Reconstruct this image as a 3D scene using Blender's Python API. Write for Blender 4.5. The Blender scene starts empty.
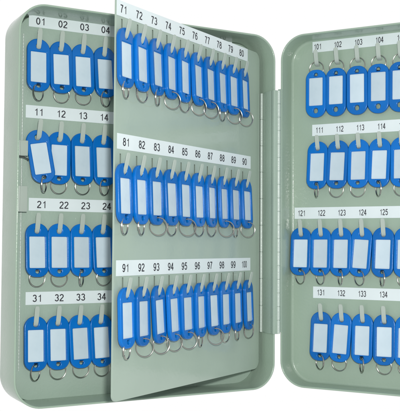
import bpy, bmesh, math, random
from mathutils import Matrix, Vector

random.seed(7)
SC = bpy.context.scene
COL = SC.collection
R = math.radians

# ------------------------------------------------------------------ camera, surround, lamps, exposure
CAM_Z = 0.1695
cam_data = bpy.data.cameras.new('camera')
cam = bpy.data.objects.new('camera', cam_data)
COL.objects.link(cam)
cam_data.sensor_fit = 'HORIZONTAL'
cam_data.sensor_width = 36.0
cam_data.lens = 36.0 * 860 / 400
cam_data.shift_y = 1.46 / 400
cam_data.clip_start = 0.02
cam_data.clip_end = 50
cam.matrix_world = Matrix.Translation((0, 0, CAM_Z)) @ Matrix.Rotation(R(90 + 2.5), 4, 'X') @ Matrix.Rotation(R(0.34), 4, 'Z')
SC.camera = cam

world = bpy.data.worlds.new('World')
SC.world = world
world.use_nodes = True
bg = world.node_tree.nodes['Background']
bg.inputs['Color'].default_value = (1.0, 1.0, 1.0, 1)      # the plain white studio surround
bg.inputs['Strength'].default_value = 1.0
# the white backdrop ahead is the brightest side of the surround; the room behind the photographer is dimmer
wn = world.node_tree
w_tc = wn.nodes.new('ShaderNodeTexCoord')
w_sep = wn.nodes.new('ShaderNodeSeparateXYZ')
w_map = wn.nodes.new('ShaderNodeMapRange')
w_map.inputs['From Min'].default_value = -0.30
w_map.inputs['From Max'].default_value = 0.55
w_map.inputs['To Min'].default_value = 0.66
w_map.inputs['To Max'].default_value = 1.0
wn.links.new(w_tc.outputs['Generated'], w_sep.inputs['Vector'])
wn.links.new(w_sep.outputs['Y'], w_map.inputs['Value'])
wn.links.new(w_map.outputs['Result'], bg.inputs['Strength'])


def area_lamp(name, loc, target, size, watts, colour):
    d = bpy.data.lights.new(name, 'AREA')
    d.shape = 'DISK'
    d.size = size
    d.energy = watts
    d.color = colour
    o = bpy.data.objects.new(name, d)
    COL.objects.link(o)
    o.location = loc
    o.rotation_euler = (Vector(target) - Vector(loc)).to_track_quat('-Z', 'Y').to_euler()
    return o


area_lamp('flash_lamp', (0.042, -0.02, 0.25), (0.0, 1.0, 0.2), 0.04, 7.0, (1.0, 0.985, 0.96))

SC.render.engine = 'CYCLES'
SC.view_settings.view_transform = 'Standard'
SC.view_settings.look = 'None'
SC.view_settings.exposure = 0.0
SC.view_settings.gamma = 1.0


# ------------------------------------------------------------------ materials
def new_mat(name, base, rough=0.4, metal=0.0, spec=0.5, coat=0.0, coat_rough=0.1):
    m = bpy.data.materials.new(name)
    m.use_nodes = True
    b = m.node_tree.nodes['Principled BSDF']
    b.inputs['Base Color'].default_value = (*base, 1)
    b.inputs['Roughness'].default_value = rough
    b.inputs['Metallic'].default_value = metal
    b.inputs['Specular IOR Level'].default_value = spec
    b.inputs['Coat Weight'].default_value = coat
    b.inputs['Coat Roughness'].default_value = coat_rough
    return m


def vary(m, base_a, base_b, scale, detail=3):
    """gentle mottling of the base colour, in object space"""
    nt = m.node_tree
    b = nt.nodes['Principled BSDF']
    tc = nt.nodes.new('ShaderNodeTexCoord')
    n = nt.nodes.new('ShaderNodeTexNoise')
    n.inputs['Scale'].default_value = scale
    n.inputs['Detail'].default_value = detail
    r = nt.nodes.new('ShaderNodeValToRGB')
    r.color_ramp.elements[0].position = 0.3
    r.color_ramp.elements[1].position = 0.7
    r.color_ramp.elements[0].color = (*base_a, 1)
    r.color_ramp.elements[1].color = (*base_b, 1)
    nt.links.new(tc.outputs['Object'], n.inputs['Vector'])
    nt.links.new(n.outputs['Fac'], r.inputs['Fac'])
    nt.links.new(r.outputs['Color'], b.inputs['Base Color'])
    return tc


def bump(m, scale, strength, distance, detail=2):
    nt = m.node_tree
    b = nt.nodes['Principled BSDF']
    tc = nt.nodes.new('ShaderNodeTexCoord')
    n = nt.nodes.new('ShaderNodeTexNoise')
    n.inputs['Scale'].default_value = scale
    n.inputs['Detail'].default_value = detail
    bp = nt.nodes.new('ShaderNodeBump')
    bp.inputs['Strength'].default_value = strength
    bp.inputs['Distance'].default_value = distance
    nt.links.new(tc.outputs['Object'], n.inputs['Vector'])
    nt.links.new(n.outputs['Fac'], bp.inputs['Height'])
    nt.links.new(bp.outputs['Normal'], b.inputs['Normal'])


def wear(m, lo, hi, scale):
    """handled enamel: patches that are glossier or duller"""
    nt = m.node_tree
    tc = nt.nodes.new('ShaderNodeTexCoord')
    n = nt.nodes.new('ShaderNodeTexNoise')
    n.inputs['Scale'].default_value = scale
    n.inputs['Detail'].default_value = 6
    n.inputs['Roughness'].default_value = 0.65
    mr = nt.nodes.new('ShaderNodeMapRange')
    mr.inputs['From Min'].default_value = 0.35
    mr.inputs['From Max'].default_value = 0.65
    mr.inputs['To Min'].default_value = lo
    mr.inputs['To Max'].default_value = hi
    nt.links.new(tc.outputs['Object'], n.inputs['Vector'])
    nt.links.new(n.outputs['Fac'], mr.inputs['Value'])
    nt.links.new(mr.outputs['Result'], nt.nodes['Principled BSDF'].inputs['Roughness'])


def each_its_own(m, lo, hi):
    """every copy keeps a slightly different batch colour"""
    nt = m.node_tree
    b = nt.nodes['Principled BSDF']
    src = b.inputs['Base Color'].links[0].from_socket
    oi = nt.nodes.new('ShaderNodeObjectInfo')
    mr = nt.nodes.new('ShaderNodeMapRange')
    mr.inputs['To Min'].default_value = lo
    mr.inputs['To Max'].default_value = hi
    hsv = nt.nodes.new('ShaderNodeHueSaturation')
    nt.links.new(oi.outputs['Random'], mr.inputs['Value'])
    nt.links.new(mr.outputs['Result'], hsv.inputs['Value'])
    nt.links.new(src, hsv.inputs['Color'])
    nt.links.new(hsv.outputs['Color'], b.inputs['Base Color'])


PAINT = new_mat('green_grey_enamel', (0.31, 0.41, 0.335), rough=0.22, spec=0.40)
vary(PAINT, (0.288, 0.384, 0.306), (0.312, 0.41, 0.331), 14)
bump(PAINT, 360, 0.36, 0.0005)
wear(PAINT, 0.10, 0.26, 26)
PAINT_PLATE = new_mat('satin_green_enamel', (0.33, 0.435, 0.355), rough=0.25, spec=0.40)
vary(PAINT_PLATE, (0.302, 0.396, 0.332), (0.325, 0.422, 0.357), 18)
bump(PAINT_PLATE, 420, 0.45, 0.0004)
wear(PAINT_PLATE, 0.17, 0.36, 22)
PANEL = new_mat('glossy_panel_enamel', (0.34, 0.43, 0.365), rough=0.15, spec=0.5)
vary(PANEL, (0.316, 0.403, 0.342), (0.34, 0.43, 0.367), 18)
bump(PANEL, 300, 0.22, 0.0003)
wear(PANEL, 0.05, 0.18, 20)
HOOK = new_mat('pale_hook_enamel', (0.40, 0.465, 0.42), rough=0.26)
KNUCKLE = new_mat('worn_hinge_enamel', (0.46, 0.54, 0.49), rough=0.33, metal=0.05)
bump(KNUCKLE, 700, 0.4, 0.0005)
BLUE = new_mat('blue_plastic', (0.0005, 0.135, 0.50), rough=0.22, spec=0.30)
vary(BLUE, (0.0004, 0.122, 0.44), (0.0010, 0.14, 0.495), 60)
bump(BLUE, 260, 0.18, 0.0004)
each_its_own(BLUE, 0.86, 1.10)
PAPER = new_mat('label_paper', (0.50, 0.61, 0.68), rough=0.6, spec=0.25, coat=0.5, coat_rough=0.12)
vary(PAPER, (0.46, 0.575, 0.645), (0.525, 0.635, 0.70), 45)
bump(PAPER, 150, 0.3, 0.0006)
each_its_own(PAPER, 0.90, 1.06)
STRIP = new_mat('strip_paper', (0.66, 0.74, 0.75), rough=0.45, spec=0.35)
vary(STRIP, (0.635, 0.72, 0.735), (0.675, 0.755, 0.77), 30)
bump(STRIP, 60, 0.3, 0.0008)
INK = new_mat('black_ink', (0.02, 0.022, 0.03), rough=0.6)
STEEL = new_mat('ring_steel', (0.42, 0.41, 0.38), rough=0.22, metal=1.0)
WIRE = new_mat('dark_wire', (0.03, 0.03, 0.03), rough=0.4)


# ------------------------------------------------------------------ helpers
def link(o, parent=None):
    COL.objects.link(o)
    if parent:
        o.parent = parent
    return o


def obj(name, mesh, mats, parent=None, loc=(0, 0, 0), rotz=0.0):
    if not isinstance(mats, (list, tuple)):
        mats = [mats]
    if not mesh.materials:
        for m in mats:
            mesh.materials.append(m)
    o = bpy.data.objects.new(name, mesh)
    o.location = loc
    o.rotation_euler = (0, 0, rotz)
    return link(o, parent)


def finish(bm, name, smooth=True, angle=40):
    me = bpy.data.meshes.new(name)
    bmesh.ops.recalc_face_normals(bm, faces=bm.faces)
    bm.to_mesh(me)
    bm.free()
    if smooth:
        for p in me.polygons:
            p.use_smooth = True
        me.set_sharp_from_angle(angle=R(angle))
    return me


def add_box(bm, x0, x1, y0, y1, z0, z1, bev=0.0, seg=2):
    r = bmesh.ops.create_cube(bm, size=1)
    vs = r['verts']
    for v in vs:
        v.co = Vector(((x0 + x1) / 2 + v.co.x * (x1 - x0), (y0 + y1) / 2 + v.co.y * (y1 - y0), (z0 + z1) / 2 + v.co.z * (z1 - z0)))
    if bev > 0:
        es = {e for v in vs for e in v.link_edges}
        bmesh.ops.bevel(bm, geom=list(es), offset=bev, segments=seg, affect='EDGES', profile=0.5)


def add_cyl(bm, x, y, z0, z1, r, n=20, bev=0.0003):
    rings = []
    for rr, z in ((r - bev, z0), (r, z0 + bev), (r, z1 - bev), (r - bev, z1)):
        rings.append([bm.verts.new((x + rr * math.cos(2 * math.pi * k / n), y + rr * math.sin(2 * math.pi * k / n), z)) for k in range(n)])
    for a, b in zip(rings, rings[1:]):
        for k in range(n):
            bm.faces.new((a[k], a[(k + 1) % n], b[(k + 1) % n], b[k]))
    bm.faces.new(rings[0][::-1])
    bm.faces.new(rings[-1])


def add_tube(bm, pts, r, n=8, closed=False):
    pts = [Vector(p) for p in pts]
    N = len(pts)
    rings = []
    prev = None
    for i, p in enumerate(pts):
        if closed:
            t = pts[(i + 1) % N] - pts[i - 1]
        else:
            t = pts[min(i + 1, N - 1)] - pts[max(i - 1, 0)]
        t.normalize()
        if prev is None:
            a = Vector((0, 1, 0)) if abs(t.y) < 0.9 else Vector((1, 0, 0))
        else:
            a = prev
        a = (a - t * a.dot(t)).normalized()
        prev = a
        b = t.cross(a)
        rings.append([bm.verts.new(p + r * (a * math.cos(2 * math.pi * k / n) + b * math.sin(2 * math.pi * k / n))) for k in range(n)])
    rr = list(zip(rings, rings[1:])) + ([(rings[-1], rings[0])] if closed else [])
    for a, b in rr:
        for k in range(n):
            bm.faces.new((a[k], a[(k + 1) % n], b[(k + 1) % n], b[k]))
    if not closed:
        bm.faces.new(rings[0][::-1])
        bm.faces.new(rings[-1])


def rrect(x0, x1, z0, z1, r, n=8):
    """rounded rectangle, counter-clockwise; r may be four radii (bl, br, tr, tl)"""
    if not isinstance(r, (tuple, list)):
        r = (r,) * 4
    pts = []
    for (cx, cz, a0), q in zip(((x0 + r[0], z0 + r[0], 180), (x1 - r[1], z0 + r[1], 270), (x1 - r[2], z1 - r[2], 0), (x0 + r[3], z1 - r[3], 90)), r):
        for k in range(n + 1):
            a = R(a0 + 90 * k / n)
            pts.append((cx + q * math.cos(a), cz + q * math.sin(a)))
    return pts


def circle(cx, cz, r, n=20):
    return [(cx + r * math.cos(2 * math.pi * k / n), cz + r * math.sin(2 * math.pi * k / n)) for k in range(n)]


def sheet(name, outline, holes, thick, bevel=0.0003, res=2):
    """flat plate in the x-z plane with holes, centred on y = 0, built from a filled 2D curve"""
    cu = bpy.data.curves.new(name, 'CURVE')
    cu.dimensions = '2D'
    cu.fill_mode = 'BOTH'
    cu.extrude = max(thick / 2 - bevel, 1e-5)
    cu.bevel_depth = bevel
    cu.bevel_resolution = res
    cu.offset = -bevel
    for pts in [outline] + holes:
        s = cu.splines.new('POLY')
        s.points.add(len(pts) - 1)
        for p, (x, z) in zip(s.points, pts):
            p.co = (x, z, 0, 1)
        s.use_cyclic_u = True
    o = bpy.data.objects.new(name, cu)
    me = bpy.data.meshes.new_from_object(o)
    me.name = name
    bpy.data.objects.remove(o)
    bpy.data.curves.remove(cu)
    me.transform(Matrix.Rotation(R(90), 4, 'X'))       # x-y plane upright: front (+z) now faces -y
    me.materials.clear()
    for p in me.polygons:
        p.use_smooth = True
    me.set_sharp_from_angle(angle=R(35))
    return me


_glyph = {}


STROKE = 0.145


def arc(cx, cz, rx, rz, a0, a1, n=18):
    return [(cx + rx * math.cos(R(a0 + (a1 - a0) * k / n)), cz + rz * math.sin(R(a0 + (a1 - a0) * k / n))) for k in range(n + 1)]


SIX = [arc(0, -0.165, 0.215, 0.275, 0, 360, 28), arc(0.03, -0.14, 0.243, 0.58, 48, 182)]
STROKES = {                                  # plain grotesque numerals as pen strokes, height -0.5..0.5
    '0': [arc(0, 0, 0.22, 0.44, 0, 360, 32)],
    '2': [arc(0, 0.215, 0.215, 0.225, 172, -38) + [(-0.07, -0.20), (-0.19, -0.33), (-0.225, -0.44)], [(-0.275, -0.442), (0.265, -0.442)]],
    '3': [arc(0, 0.225, 0.195, 0.215, 165, -90), arc(0, -0.21, 0.22, 0.23, 90, -165)],
    '4': [[(0.10, 0.5), (0.10, -0.5)], [(0.075, 0.44), (-0.235, -0.16)], [(-0.285, -0.20), (0.27, -0.20)]],
    '5': [[(0.235, 0.44), (-0.16, 0.44)], [(-0.125, 0.46), (-0.185, 0.0)], arc(0.0, -0.15, 0.22, 0.29, 142, -162)],
    '6': SIX,
    '7': [[(-0.25, 0.44), (0.255, 0.44)], [(0.20, 0.40), (0.08, 0.20), (-0.01, -0.04), (-0.06, -0.26), (-0.08, -0.5)]],
    '8': [arc(0, 0.235, 0.185, 0.205, 0, 360, 26), arc(0, -0.205, 0.222, 0.237, 0, 360, 28)],
    '9': [[(-x, -z) for x, z in st] for st in SIX],
}


def glyph(ch):
    """filled outline of one digit: x centred, height -0.5..0.5, one small lift per pen stroke"""
    if ch not in _glyph:
        if ch == '1':
            _glyph[ch] = ([(0.04, -0.5), (0.16, -0.5), (0.16, 0.5), (0.085, 0.5), (0.04, 0.405), (-0.05, 0.32), (-0.15, 0.265), (-0.15, 0.155), (-0.04, 0.20), (0.04, 0.255)],
                          [(0, 1, 2, 3, 4, 9), (4, 5, 8, 9), (5, 6, 7, 8)], [0] * 10)
        else:
            V, F, L = [], [], []
            for lift, st in enumerate(STROKES[ch]):
                closed = math.hypot(st[0][0] - st[-1][0], st[0][1] - st[-1][1]) < 1e-6
                pts = st[:-1] if closed else st
                m = len(pts)
                b = len(V)
                for q, (x, z) in enumerate(pts):
                    if closed:
                        p0, p1 = pts[q - 1], pts[(q + 1) % m]
                    else:
                        p0, p1 = pts[max(q - 1, 0)], pts[min(q + 1, m - 1)]
                    dx, dz = p1[0] - p0[0], p1[1] - p0[1]
                    ln = math.hypot(dx, dz)
                    nx, nz = -dz / ln * STROKE / 2, dx / ln * STROKE / 2
                    V += [(x + nx, z + nz), (x - nx, z - nz)]
                    L += [lift, lift]
                for q in range(m if closed else m - 1):
                    e = (q + 1) % m
                    F.append((b + 2 * q, b + 2 * q + 1, b + 2 * e + 1, b + 2 * e))
            _glyph[ch] = (V, F, L)
    return _glyph[ch]


def digits(text):
    """a printed number in monospaced cells, normalised to a unit box"""
    cell = 0.68
    tot = cell * len(text)
    V, F = [], []
    for k, ch in enumerate(text):
        vs, fs, lift = glyph(ch)
        b = len(V)
        V += [((x + (k + 0.5) * cell - tot / 2) / tot, z, l) for (x, z), l in zip(vs, lift)]
        F += [tuple(b + i for i in f) for f in fs]
    return V, F


def number_strip(parent, x0, x1, zc, h, y, labels, tilt=0.0):
    """printed paper strip glued at y; labels = [(text, x, width, height)]"""
    bm = bmesh.new()
    c, s = math.cos(tilt), math.sin(tilt)
    xm = x0

    def rot(x, z):
        return (xm + (x - xm) * c - (z - zc) * s, zc + (x - xm) * s + (z - zc) * c)
    th = 0.00035
    front = [bm.verts.new((*[rot(x, z)[0]], y - th, rot(x, z)[1])) for x, z in ((x0, zc - h / 2), (x1, zc - h / 2), (x1, zc + h / 2), (x0, zc + h / 2))]
    back = [bm.verts.new((v.co.x, y + 0.0002, v.co.z)) for v in front]
    bm.faces.new(front)
    bm.faces.new(back[::-1])
    for k in range(4):
        bm.faces.new((front[k], back[k], back[(k + 1) % 4], front[(k + 1) % 4]))
    for text, tx, w, hh in labels:
        vs, fs = digits(text)
        nv = [bm.verts.new((rot(tx + a * w, zc + b * hh)[0], y - th - 0.00012 - 0.00002 * l, rot(tx + a * w, zc + b * hh)[1])) for a, b, l in vs]
        for f in fs:
            try:
                q = bm.faces.new([nv[i] for i in f])
                q.material_index = 1
            except ValueError:
                pass
    me = bpy.data.meshes.new('number_strip')
    bm.to_mesh(me)
    bm.free()
    return obj('number_strip', me, [STRIP, INK], parent)


class Frame:
    """a wall of the cabinet: u along its width, d into its depth, z up"""

    def __init__(self, x, y, z, deg):
        self.o = Vector((x, y, z))
        self.a = R(deg)

    def at(self, u, d, z):
        c, s = math.cos(self.a), math.sin(self.a)
        return Vector((self.o.x + u * c - d * s, self.o.y + u * s + d * c, self.o.z + z))

    def inv(self, p):
        c, s = math.cos(self.a), math.sin(self.a)
        q = Vector(p) - self.o
        return Vector((q.x * c + q.y * s, -q.x * s + q.y * c, q.z))


BOX = Frame(-0.1872, 0.8767, 0, 28.385)
DOOR = Frame(0.0965, 1.0316, 0.002, -28.41)
LEAF = Frame(-0.0810, 0.8127, 0, 56.575)
W, H, T = 0.3152, 0.42, 0.0023
BOX_D, DOOR_D = 0.0600, 0.0323
PLATE_Y = 0.0420                       # front of the hook plate in the box
DOOR_Y = DOOR_D - T                    # inner face of the door
LEAF_L, LEAF_TOP, LEAF_BOT = 0.2775, 0.4034, 0.0212


# ------------------------------------------------------------------ the cabinet
def shell(name, depth, fillet, corner=0.030, tc=0.0):
    """deep-drawn steel tray: rounded corners, rolled front rim, filleted back"""
    prof = []
    for k in range(7):                                        # rolled rim, outer to inner
        a = math.pi * k / 6
        prof.append((T / 2 - T / 2 * math.cos(a), T / 2 - T / 2 * math.sin(a)))
    prof.append((T, depth * 0.5))
    rf = fillet
    for k in range(9):
        a = math.pi / 2 * k / 8
        prof.append((T + rf - rf * math.cos(a), depth - T - rf + rf * math.sin(a)))
    outer = [(0.0, depth * 0.5)]
    ro = fillet + T
    for k in range(9):
        a = math.pi / 2 * k / 8
        outer.append((ro - ro * math.cos(a), depth - ro + ro * math.sin(a)))
    bm = bmesh.new()

    def ring(inset, d):
        r = max(corner - inset, 0.004)
        return [bm.verts.new((x, d, z)) for x, z in rrect(inset, W - inset, inset, H - inset, r, 14)]
    rin = [ring(*p) for p in prof]
    rout = [ring(*p) for p in outer]
    n = len(rin[0])

    def bridge(a, b):
        for k in range(n):
            bm.faces.new((a[k], a[(k + 1) % n], b[(k + 1) % n], b[k]))
    for a, b in zip(rin, rin[1:]):
        bridge(a, b)
    bridge(rin[0], rout[0])
    for a, b in zip(rout, rout[1:]):
        bridge(a, b)
    bm.faces.new(rin[-1])
    bm.faces.new(rout[-1])
    return finish(bm, name, angle=50)


root = bpy.data.objects.new('key_cabinet', None)
root.empty_display_size = 0.05
link(root)
root.location = BOX.o
root.rotation_euler = (0, 0, BOX.a)
root['label'] = 'open pale green steel key cabinet with numbered strips and a swung-out inner panel'
root['category'] = 'key cabinet'

body = obj('cabinet_body', shell('cabinet_body', BOX_D, 0.007), PAINT, root)
door = obj('door', shell('door', DOOR_D, 0.0032), PAINT, root, loc=BOX.inv(DOOR.o), rotz=DOOR.a - BOX.a)

STRIP_H = 0.0138


def tongue_mesh():
    """punched hook: rises from the plate, leans out and up; origin at its root"""
    prof = [(0.0004, -0.0040), (-0.0010, -0.0034), (-0.0032, -0.0024), (-0.0050, -0.0010), (-0.0066, 0.003), (-0.0082, 0.009), (-0.0098, 0.0155), (-0.0103, 0.0178), (-0.0105, 0.0190)]
    half = [0.0026] * 7 + [0.0022, 0.0013]
    th = 0.0011
    bm = bmesh.new()
    rows = []
    for i, ((y, z), w) in enumerate(zip(prof, half)):
        a = Vector(prof[min(i + 1, len(prof) - 1)]) - Vector(prof[max(i - 1, 0)])
        nrm = Vector((-a.y, a.x)).normalized() * th       # towards the viewer side
        e = 0.0003
        rows.append([bm.verts.new(p) for p in ((-w, y, z), (w, y, z), (w, y + nrm.x - 0, z + nrm.y), (-w, y + nrm.x, z + nrm.y))])
    for a, b in zip(rows, rows[1:]):
        for k in range(4):
            bm.faces.new((a[k], a[(k + 1) % 4], b[(k + 1) % 4], b[k]))
    bm.faces.new(rows[0][::-1])
    bm.faces.new(rows[-1])
    bmesh.ops.recalc_face_normals(bm, faces=bm.faces)
    es = [e for e in bm.edges if len(e.link_faces) == 2 and e.calc_face_angle(0) > R(60)]
    bmesh.ops.bevel(bm, geom=es, offset=0.00025, segments=2, affect='EDGES')
    return finish(bm, 'hook', angle=45)


TONGUE = tongue_mesh()
TONGUE.materials.append(HOOK)


def slot(u, z):
    return rrect(u - 0.0012, u + 0.0012, z - 0.0030, z + 0.0170, 0.0004, 3)


# rows: first printed number, u of the first number, pitch, z of the numbers, u shift and z of the hooks, strip start
BOX_ROWS = [(1, 0.0360, 0.0254, 0.4120, -0.0030, 0.3836, 0.0228),
            (11, 0.0352, 0.0254, 0.3123, -0.0020, 0.2840, 0.0208),
            (21, 0.0400, 0.0253, 0.2118, -0.0060, 0.1836, 0.0256),
            (31, 0.0364, 0.0248, 0.1106, -0.0024, 0.0838, 0.0236)]
LEAF_ROWS = [(71, 0.0105, 0.0248, 0.3958, -0.0018, 0.3690, 0.0004),
             (81, 0.0165, 0.0250, 0.2677, -0.0082, 0.2388, 0.0030),
             (91, 0.0175, 0.0249, 0.1466, -0.0038, 0.1206, 0.0034)]
LEAF_STEP = {71: 0.0, 81: 0.00055, 91: 0.00060}      # the hooks are spaced a touch wider than the printed numbers
DOOR_ROWS = [(101, 0.0362, 0.0257, 0.4096, 0.0004, 0.3890, 0.0296),
             (111, 0.0385, 0.0256, 0.3072, -0.0004, 0.2850, 0.0292),
             (121, 0.0154, 0.0256, 0.2065, 0.0010, 0.1810, 0.0062),
             (131, 0.0402, 0.0256, 0.1108, 0.0022, 0.0803, 0.0304)]
BOX_N, DOOR_N = 8, 8

# hook plate: a folded tray standing on the box's back, its front edges rounded
def tray(name, x0, x1, z0, z1, y0, y1, rad, fillet):
    prof = [(0.0, y1 + 0.0005), (0.0, y0 + fillet)]
    for k in range(1, 7):
        a = math.pi / 2 * k / 6
        prof.append((fillet - fillet * math.cos(a), y0 + fillet - fillet * math.sin(a)))
    bm = bmesh.new()
    rings = []
    for ins, y in prof:
        rings.append([bm.verts.new((x, y, z)) for x, z in rrect(x0 + ins, x1 - ins, z0 + ins, z1 - ins, tuple(max(r - ins, 0.0005) for r in rad), 10)])
    n = len(rings[0])
    for a, b in zip(rings, rings[1:]):
        for k in range(n):
            bm.faces.new((a[k], a[(k + 1) % n], b[(k + 1) % n], b[k]))
    bm.faces.new(rings[-1])
    bm.faces.new(rings[0][::-1])
    return finish(bm, name, angle=50)


plate = obj('hook_plate', tray('hook_plate', 0.0132, W - T - 0.0006, T - 0.0003, H - T - 0.0006, PLATE_Y, BOX_D - T, (0.017, 0.0272, 0.0272, 0.018), 0.0006), PAINT_PLATE, root)
# bright beaded hinge pin running up the plate's left edge
bm = bmesh.new()
pts_z = [0.034 + 0.362 * k / 420 for k in range(421)]
ringv = []
for z in pts_z:
    rr = 0.00105 + 0.00014 * math.sin(2 * math.pi * z / 0.0036) + 0.00010 * math.sin(2 * math.pi * z / 0.0123)
    ringv.append([bm.verts.new((0.0172 + rr * math.cos(2 * math.pi * k / 10), PLATE_Y + 0.0001 + rr * math.sin(2 * math.pi * k / 10), z)) for k in range(10)])
for a, b in zip(ringv, ringv[1:]):
    for k in range(10):
        bm.faces.new((a[k], a[(k + 1) % 10], b[(k + 1) % 10], b[k]))
bm.faces.new(ringv[0][::-1])
bm.faces.new(ringv[-1])
obj('hinge_pin', finish(bm, 'hinge_pin'), KNUCKLE, plate)

# swing panel
LEAF_Y = 0.0
holes = [slot(u0 + du + k * (p + LEAF_STEP[f0]), hz) for (f0, u0, p, z, du, hz, s0) in LEAF_ROWS for k in range(10)]
LEAF_R = (0.006, 0.010, 0.010, 0.0012)
pm = sheet('swing_panel', rrect(0, LEAF_L, LEAF_BOT, LEAF_TOP, LEAF_R), holes, 0.0005, 0.0001, 1)
bm = bmesh.new()
bm.from_mesh(pm)
bmesh.ops.translate(bm, verts=bm.verts, vec=(0, 0.00025, 0))
loops = []                                            # folded edge, and a back skin added to keep the hook slots dark
for ins, y in ((0.0003, 0.0004), (0.0, 0.0007), (0.0, 0.0020), (0.0004, 0.0024)):
    loops.append([bm.verts.new((x, y, z)) for x, z in rrect(ins, LEAF_L - ins, LEAF_BOT + ins, LEAF_TOP - ins, tuple(max(r - ins, 0.0005) for r in LEAF_R))])
for a, b in zip(loops, loops[1:]):
    for k in range(len(a)):
        bm.faces.new((a[k], a[(k + 1) % len(a)], b[(k + 1) % len(a)], b[k]))
bm.faces.new(loops[-1])
bm.to_mesh(pm)
bm.free()
for p in pm.polygons:
    p.use_smooth = True
pm.set_sharp_from_angle(angle=R(35))
leaf = obj('swing_panel', pm, PANEL, root, loc=BOX.inv(LEAF.o), rotz=LEAF.a - BOX.a)


def hook_at(parent, u, y, z, length=1.0, reach=1.0):
    o = bpy.data.objects.new('hook', TONGUE)
    o.location = (u, y, z)
    o.scale = (1, reach, length)
    return link(o, parent)


def printed(first, n, u0, p, w, h):
    return [('%02d' % (first + k), u0 + k * p, (w if first + k < 100 else w * 0.93 if first > 100 else w * 1.15), h) for k in range(n)]


for first, u0, p, z, du, hz, s0 in BOX_ROWS:
    number_strip(plate, s0, u0 + 9 * p + 0.014, z, STRIP_H, PLATE_Y, printed(first, 10, u0, p, 0.0112, 0.0077))
    for k in range(BOX_N):
        hook_at(plate, u0 + du + k * p, PLATE_Y, hz, 1.0, 1.35 if first + k == 11 else 0.82)
for first, u0, p, z, du, hz, s0 in LEAF_ROWS:
    number_strip(leaf, s0, u0 + 9 * p + 0.0145, z, 0.0150, LEAF_Y, printed(first, 10, u0, p, 0.0108, 0.0078))
    for k in range(10):
        hook_at(leaf, u0 + du + k * (p + LEAF_STEP[first]), LEAF_Y, hz, 0.84 if first == 71 else 0.92, 0.92)
for first, u0, p, z, du, hz, s0 in DOOR_ROWS:
    number_strip(door, s0, min(u0 + 9 * p + 0.014, W - 0.010), z, STRIP_H, DOOR_Y, printed(first, 10, u0, p, 0.0110, 0.0070))
    for k in range(DOOR_N):
        hook_at(door, u0 + du + k * p, DOOR_Y, hz, 0.80 if first < 121 else 0.95, 0.85)

# hinges: knuckles in segments, leaf plates
HZ0, HZ1 = 0.0640, 0.3550


def knuckles(bm, x, y, r, n):
    seg = (HZ1 - HZ0) / n
    for k in range(n):
        add_cyl(bm, x, y, HZ0 + k * seg + 0.0003, HZ0 + (k + 1) * seg - 0.0003, r, 18)
    add_cyl(bm, x, y, HZ0 + 0.001, HZ1 - 0.001, r * 0.7, 12)


bm = bmesh.new()
hp = BOX.inv((0.0748, 1.0468, 0))
knuckles(bm, hp.x, hp.y, 0.0019, 9)
panel_hinge = obj('panel_hinge', finish(bm, 'panel_hinge'), KNUCKLE, root)
bm = bmesh.new()                                                   # its leaf, lying on the wall of the box
add_box(bm, W - T - 0.0013, W - T + 0.0002, hp.y, 0.0465, HZ0, HZ1, 0.0002)
add_box(bm, hp.x, W - T - 0.0012, hp.y - 0.0006, hp.y + 0.0006, HZ0, HZ1)
obj('hinge_leaf', finish(bm, 'hinge_leaf'), PAINT_PLATE, panel_hinge)
# short flange folding the swing panel onto its knuckles
bm = bmesh.new()
q = LEAF.inv((0.0748, 1.0468, 0))
add_box(bm, LEAF_L - 0.012, q.x, 0.0025, 0.0037, HZ0, HZ1, 0.0002)
obj('hinge_leaf', finish(bm, 'panel_leaf'), PAINT_PLATE, leaf)

bm = bmesh.new()
kx = BOX.inv((0.0934, 1.0285, 0))
knuckles(bm, kx.x, kx.y - 0.001, 0.0021, 18)
door_hinge = obj('door_hinge', finish(bm, 'door_hinge'), KNUCKLE, root)
bm = bmesh.new()
add_box(bm, W - T - 0.0015, W - T + 0.0002, 0.0030, hp.y - 0.004, HZ0, HZ1, 0.0003)
add_box(bm, W - T - 0.0015, kx.x, -0.0013, -0.0002, HZ0, HZ1, 0.0003)
add_box(bm, W - T - 0.0015, W - T - 0.0002, -0.0011, 0.0040, HZ0, HZ1, 0.0003)
obj('hinge_leaf', finish(bm, 'door_leaf'), PAINT_PLATE, door_hinge)

# the door's own leaf: folds round its rim behind the knuckles
bm = bmesh.new()
kd = DOOR.inv((0.0934, 1.0285, 0))
add_box(bm, kd.x, T, 0.0002 - 0.0016, -0.0002, HZ0, HZ1, 0.0002)
add_box(bm, kd.x - 0.0008, 0.0012, kd.y + 0.0014, kd.y + 0.0026, HZ0, HZ1)
obj('hinge_leaf', finish(bm, 'door_side_leaf'), PAINT_PLATE, door)

# two latch brackets on the left wall, the upper one with a dark spring wire
for z0, z1 in ((0.2626, 0.2790), (0.2030, 0.2306)):
    bm = bmesh.new()
    add_box(bm, T - 0.0002, 0.0203, 0.0294, 0.0310, z0, z1, 0.0006)
    add_box(bm, T - 0.0002, T + 0.0014, 0.0306, 0.0430, z0, z1, 0.0004)
    add_cyl(bm, 0.0108, 0.0290, z0, z1, 0.0012, 14)
    br = obj('latch_bracket', finish(bm, 'latch_bracket'), HOOK, root)
    if z0 > 0.25:
        bm = bmesh.new()
        add_tube(bm, [(0.004, 0.0288, z0 - 0.0006), (0.010, 0.0285, z0 - 0.0008), (0.0155, 0.0284, z0 - 0.0016), (0.0192, 0.0284, z0 - 0.0030), (0.0208, 0.0286, z0 - 0.0044)], 0.0006)
        obj('spring_wire', finish(bm, 'spring_wire'), WIRE, br)


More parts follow.
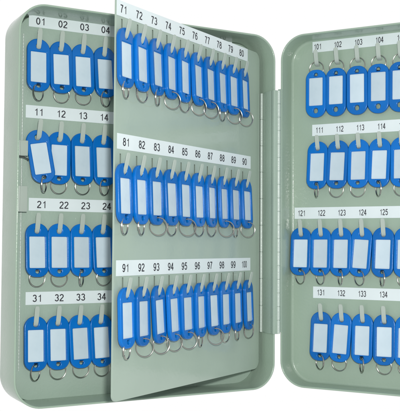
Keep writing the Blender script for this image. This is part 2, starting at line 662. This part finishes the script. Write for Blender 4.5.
# ------------------------------------------------------------------ the key tags
TAG_W, TAG_H, TAG_T = 0.0256, 0.0580, 0.0042
EYE = 0.0078                                # eye below the tag's top edge
RING_R = 0.0088
top, bot = EYE, EYE - TAG_H
RING_HOLE = bot + 0.0062
WX = TAG_W * 0.338
WZ1, WZ0 = top - 0.0146, bot + 0.0098


def tag_outline():
    return rrect(-TAG_W / 2, TAG_W / 2, bot, top, (0.0112, 0.0112, 0.0122, 0.0122), 12)


TAG_MESH = sheet('tag_body', tag_outline(),
                 [rrect(-0.0028, 0.0028, -0.0036, 0.0026, 0.0026, 8), circle(0, RING_HOLE, 0.0024), rrect(-WX, WX, WZ0, WZ1, 0.0009, 4)], TAG_T, 0.0010, 4)
TAG_MESH.materials.append(BLUE)
bm = bmesh.new()
add_box(bm, -WX - 0.0001, WX + 0.0001, -TAG_T / 2 + 0.0013, TAG_T / 2 - 0.0013, WZ0 - 0.0001, WZ1 + 0.0001)
CARD_MESH = finish(bm, 'label_card', smooth=False)
CARD_MESH.materials.append(PAPER)
bm = bmesh.new()
n = 44
pts = []
for k in range(2 * n + 1):
    a = 2 * math.pi * k / n
    pts.append((RING_R * math.cos(a), -0.00055 + 0.0011 * k / (2 * n), RING_R * math.sin(a)))
add_tube(bm, pts, 0.00052, 8)
RING_MESH = finish(bm, 'key_ring')
RING_MESH.materials.append(STEEL)

OPEN, HALF, EDGE = 'its ring wide open', 'its ring half turned', 'its ring seen edge-on'


def ring_angle(view_yaw, spec):
    w = {OPEN: random.uniform(0.90, 1.0), HALF: random.uniform(0.50, 0.62), EDGE: random.uniform(0.22, 0.36)}[spec]
    return view_yaw, math.acos(w)


proto = None


def place_tag(fr, u, y, z, label, spec, tilt=0.0, twist=0.0, flip=False, lean=5.0):
    """tag hanging on the hook at (u, y, z) of a frame; copies of the first tag and its parts"""
    global proto
    if proto is None:
        r = bpy.data.objects.new('key_tag', None)
        r.empty_display_size = 0.01
        link(r)
        parts = [obj('tag_body', TAG_MESH, BLUE, r), obj('label_card', CARD_MESH, PAPER, r), obj('key_ring', RING_MESH, STEEL, r)]
        proto = (r, parts)
    else:
        r = proto[0].copy()
        link(r)
        parts = []
        for c in proto[1]:
            c2 = c.copy()
            link(c2, r)
            parts.append(c2)
    p = fr.at(u, y, z)
    rot = Matrix.Rotation(fr.a + twist, 4, 'Z')
    view = math.atan2(-p.x, p.y)               # yaw that faces the viewer
    base, open_by = ring_angle(view, spec)
    yaw = min((base + s * open_by - fr.a - twist for s in (-1, 1)), key=lambda q: abs(math.sin(q)))
    spin = Matrix.Rotation(random.uniform(0, 6.28), 4, 'Y')
    if not flip:
        # tag and card lean a little: the ring pushes the lower end off the plate
        M = Matrix.Translation((0, -0.0040, 0)) @ Matrix.Rotation(R(-lean), 4, 'X') @ Matrix.Rotation(tilt, 4, 'Y')
        r.location = p
        r.rotation_euler = rot.to_euler()
        h = M @ Vector((0, 0, RING_HOLE))
        c = Vector((h.x, h.y, h.z - RING_R + 0.0012))
        back = RING_R * abs(math.sin(yaw))
        c.y = min(c.y, -back - 0.0010)
        parts[2].matrix_basis = Matrix.Translation(c) @ Matrix.Rotation(yaw, 4, 'Z') @ spin
    else:
        c = Vector((0, -0.0048, -RING_R + 0.0012))
        hole = Vector((0, -0.0062, c.z - RING_R + 0.0010))
        M = Matrix.Translation(hole) @ Matrix.Rotation(R(1.0), 4, 'X') @ Matrix.Rotation(tilt + math.pi, 4, 'Y') @ Matrix.Translation((0, 0, -RING_HOLE))
        r.location = p
        r.rotation_euler = rot.to_euler()
        parts[2].matrix_basis = Matrix.Translation(c) @ Matrix.Rotation(yaw, 4, 'Z') @ spin
    parts[0].matrix_basis = M
    parts[1].matrix_basis = M
    r['label'] = label
    r['category'] = 'key tag'
    r['group'] = 'blue key tags on numbered hooks'
    return r


O, Hf, E_ = OPEN, HALF, EDGE
BOX_RINGS = {1: Hf, 2: O, 3: O, 4: Hf, 11: E_, 12: O, 13: O, 14: Hf, 21: O, 22: O, 23: E_, 24: O, 31: Hf, 32: O, 33: O, 34: O}
LEAF_RINGS = {71: E_, 72: Hf, 73: E_, 74: O, 75: Hf, 76: O, 77: O, 78: E_, 79: O, 80: O, 81: E_, 82: E_, 83: O, 84: Hf, 85: O, 86: Hf, 87: Hf, 88: O,
              89: E_, 90: O, 91: E_, 92: O, 93: O, 94: O, 95: O, 96: E_, 97: O, 98: Hf, 99: E_, 100: Hf}
DOOR_RINGS = {101: O, 102: O, 103: O, 104: O, 105: O, 111: E_, 112: O, 113: O, 114: E_, 115: O, 121: Hf, 122: Hf, 123: E_, 124: Hf, 125: E_,
              126: O, 131: Hf, 132: O, 133: E_, 134: O, 135: O}
TILTS = {11: -9.5, 12: 1.2, 4: -1.5, 14: -1.0, 24: -1.2, 34: -1.5, 33: -1.5, 2: -0.8, 23: 0.3, 101: 0.6, 102: 0.8, 112: 1.6, 114: 1.2, 124: 3.2, 122: -0.4, 132: 2.6, 131: 0.6,
         125: 0.8, 84: -1.5, 93: -2.5, 94: -1.2, 88: -1}

for first, u0, p, z, du, hz, s0 in BOX_ROWS:
    for k in range(BOX_N):
        n = first + k
        spec = BOX_RINGS.get(n, random.choice((O, Hf, E_)))
        lab = 'blue key tag under printed number %02d in the cabinet, %s' % (n, spec)
        if n == 11:
            lab = 'slanting blue key tag under printed number 11, overlapping the tag on its right'
        t = TILTS.get(n, random.uniform(-0.8, 0.8))
        place_tag(BOX, u0 + du + k * p - 0.0004, PLATE_Y - {11: 0.0020, 12: -0.0008}.get(n, 0.0), hz, lab, spec, R(t), R({11: -10, 12: -4}.get(n, random.uniform(-3, 3))))
for first, u0, p, z, du, hz, s0 in LEAF_ROWS:
    for k in range(10):
        n = first + k
        spec = LEAF_RINGS[n]
        lab = 'blue key tag under printed number %d on the swung-out panel, %s' % (n, spec)
        t = TILTS.get(n, random.uniform(-1.0, 0.6))
        place_tag(LEAF, u0 + du + k * (p + LEAF_STEP[first]), LEAF_Y, hz, lab, spec, R(t), R(random.uniform(4, 10)), lean=random.uniform(1.6, 2.8))
for first, u0, p, z, du, hz, s0 in DOOR_ROWS:
    for k in range(DOOR_N):
        n = first + k
        spec = DOOR_RINGS.get(n, random.choice((O, Hf, E_)))
        flip = first == 101
        if flip:
            lab = 'upside-down blue key tag hanging by its ring under printed number %d' % n
        else:
            lab = 'blue key tag under printed number %d inside the door, %s' % (n, spec)
        t = TILTS.get(n, random.uniform(-0.8, 1.0))
        place_tag(DOOR, u0 + du + k * p, DOOR_Y, hz, lab, spec, R(t), R(random.uniform(-3, 3)), flip)
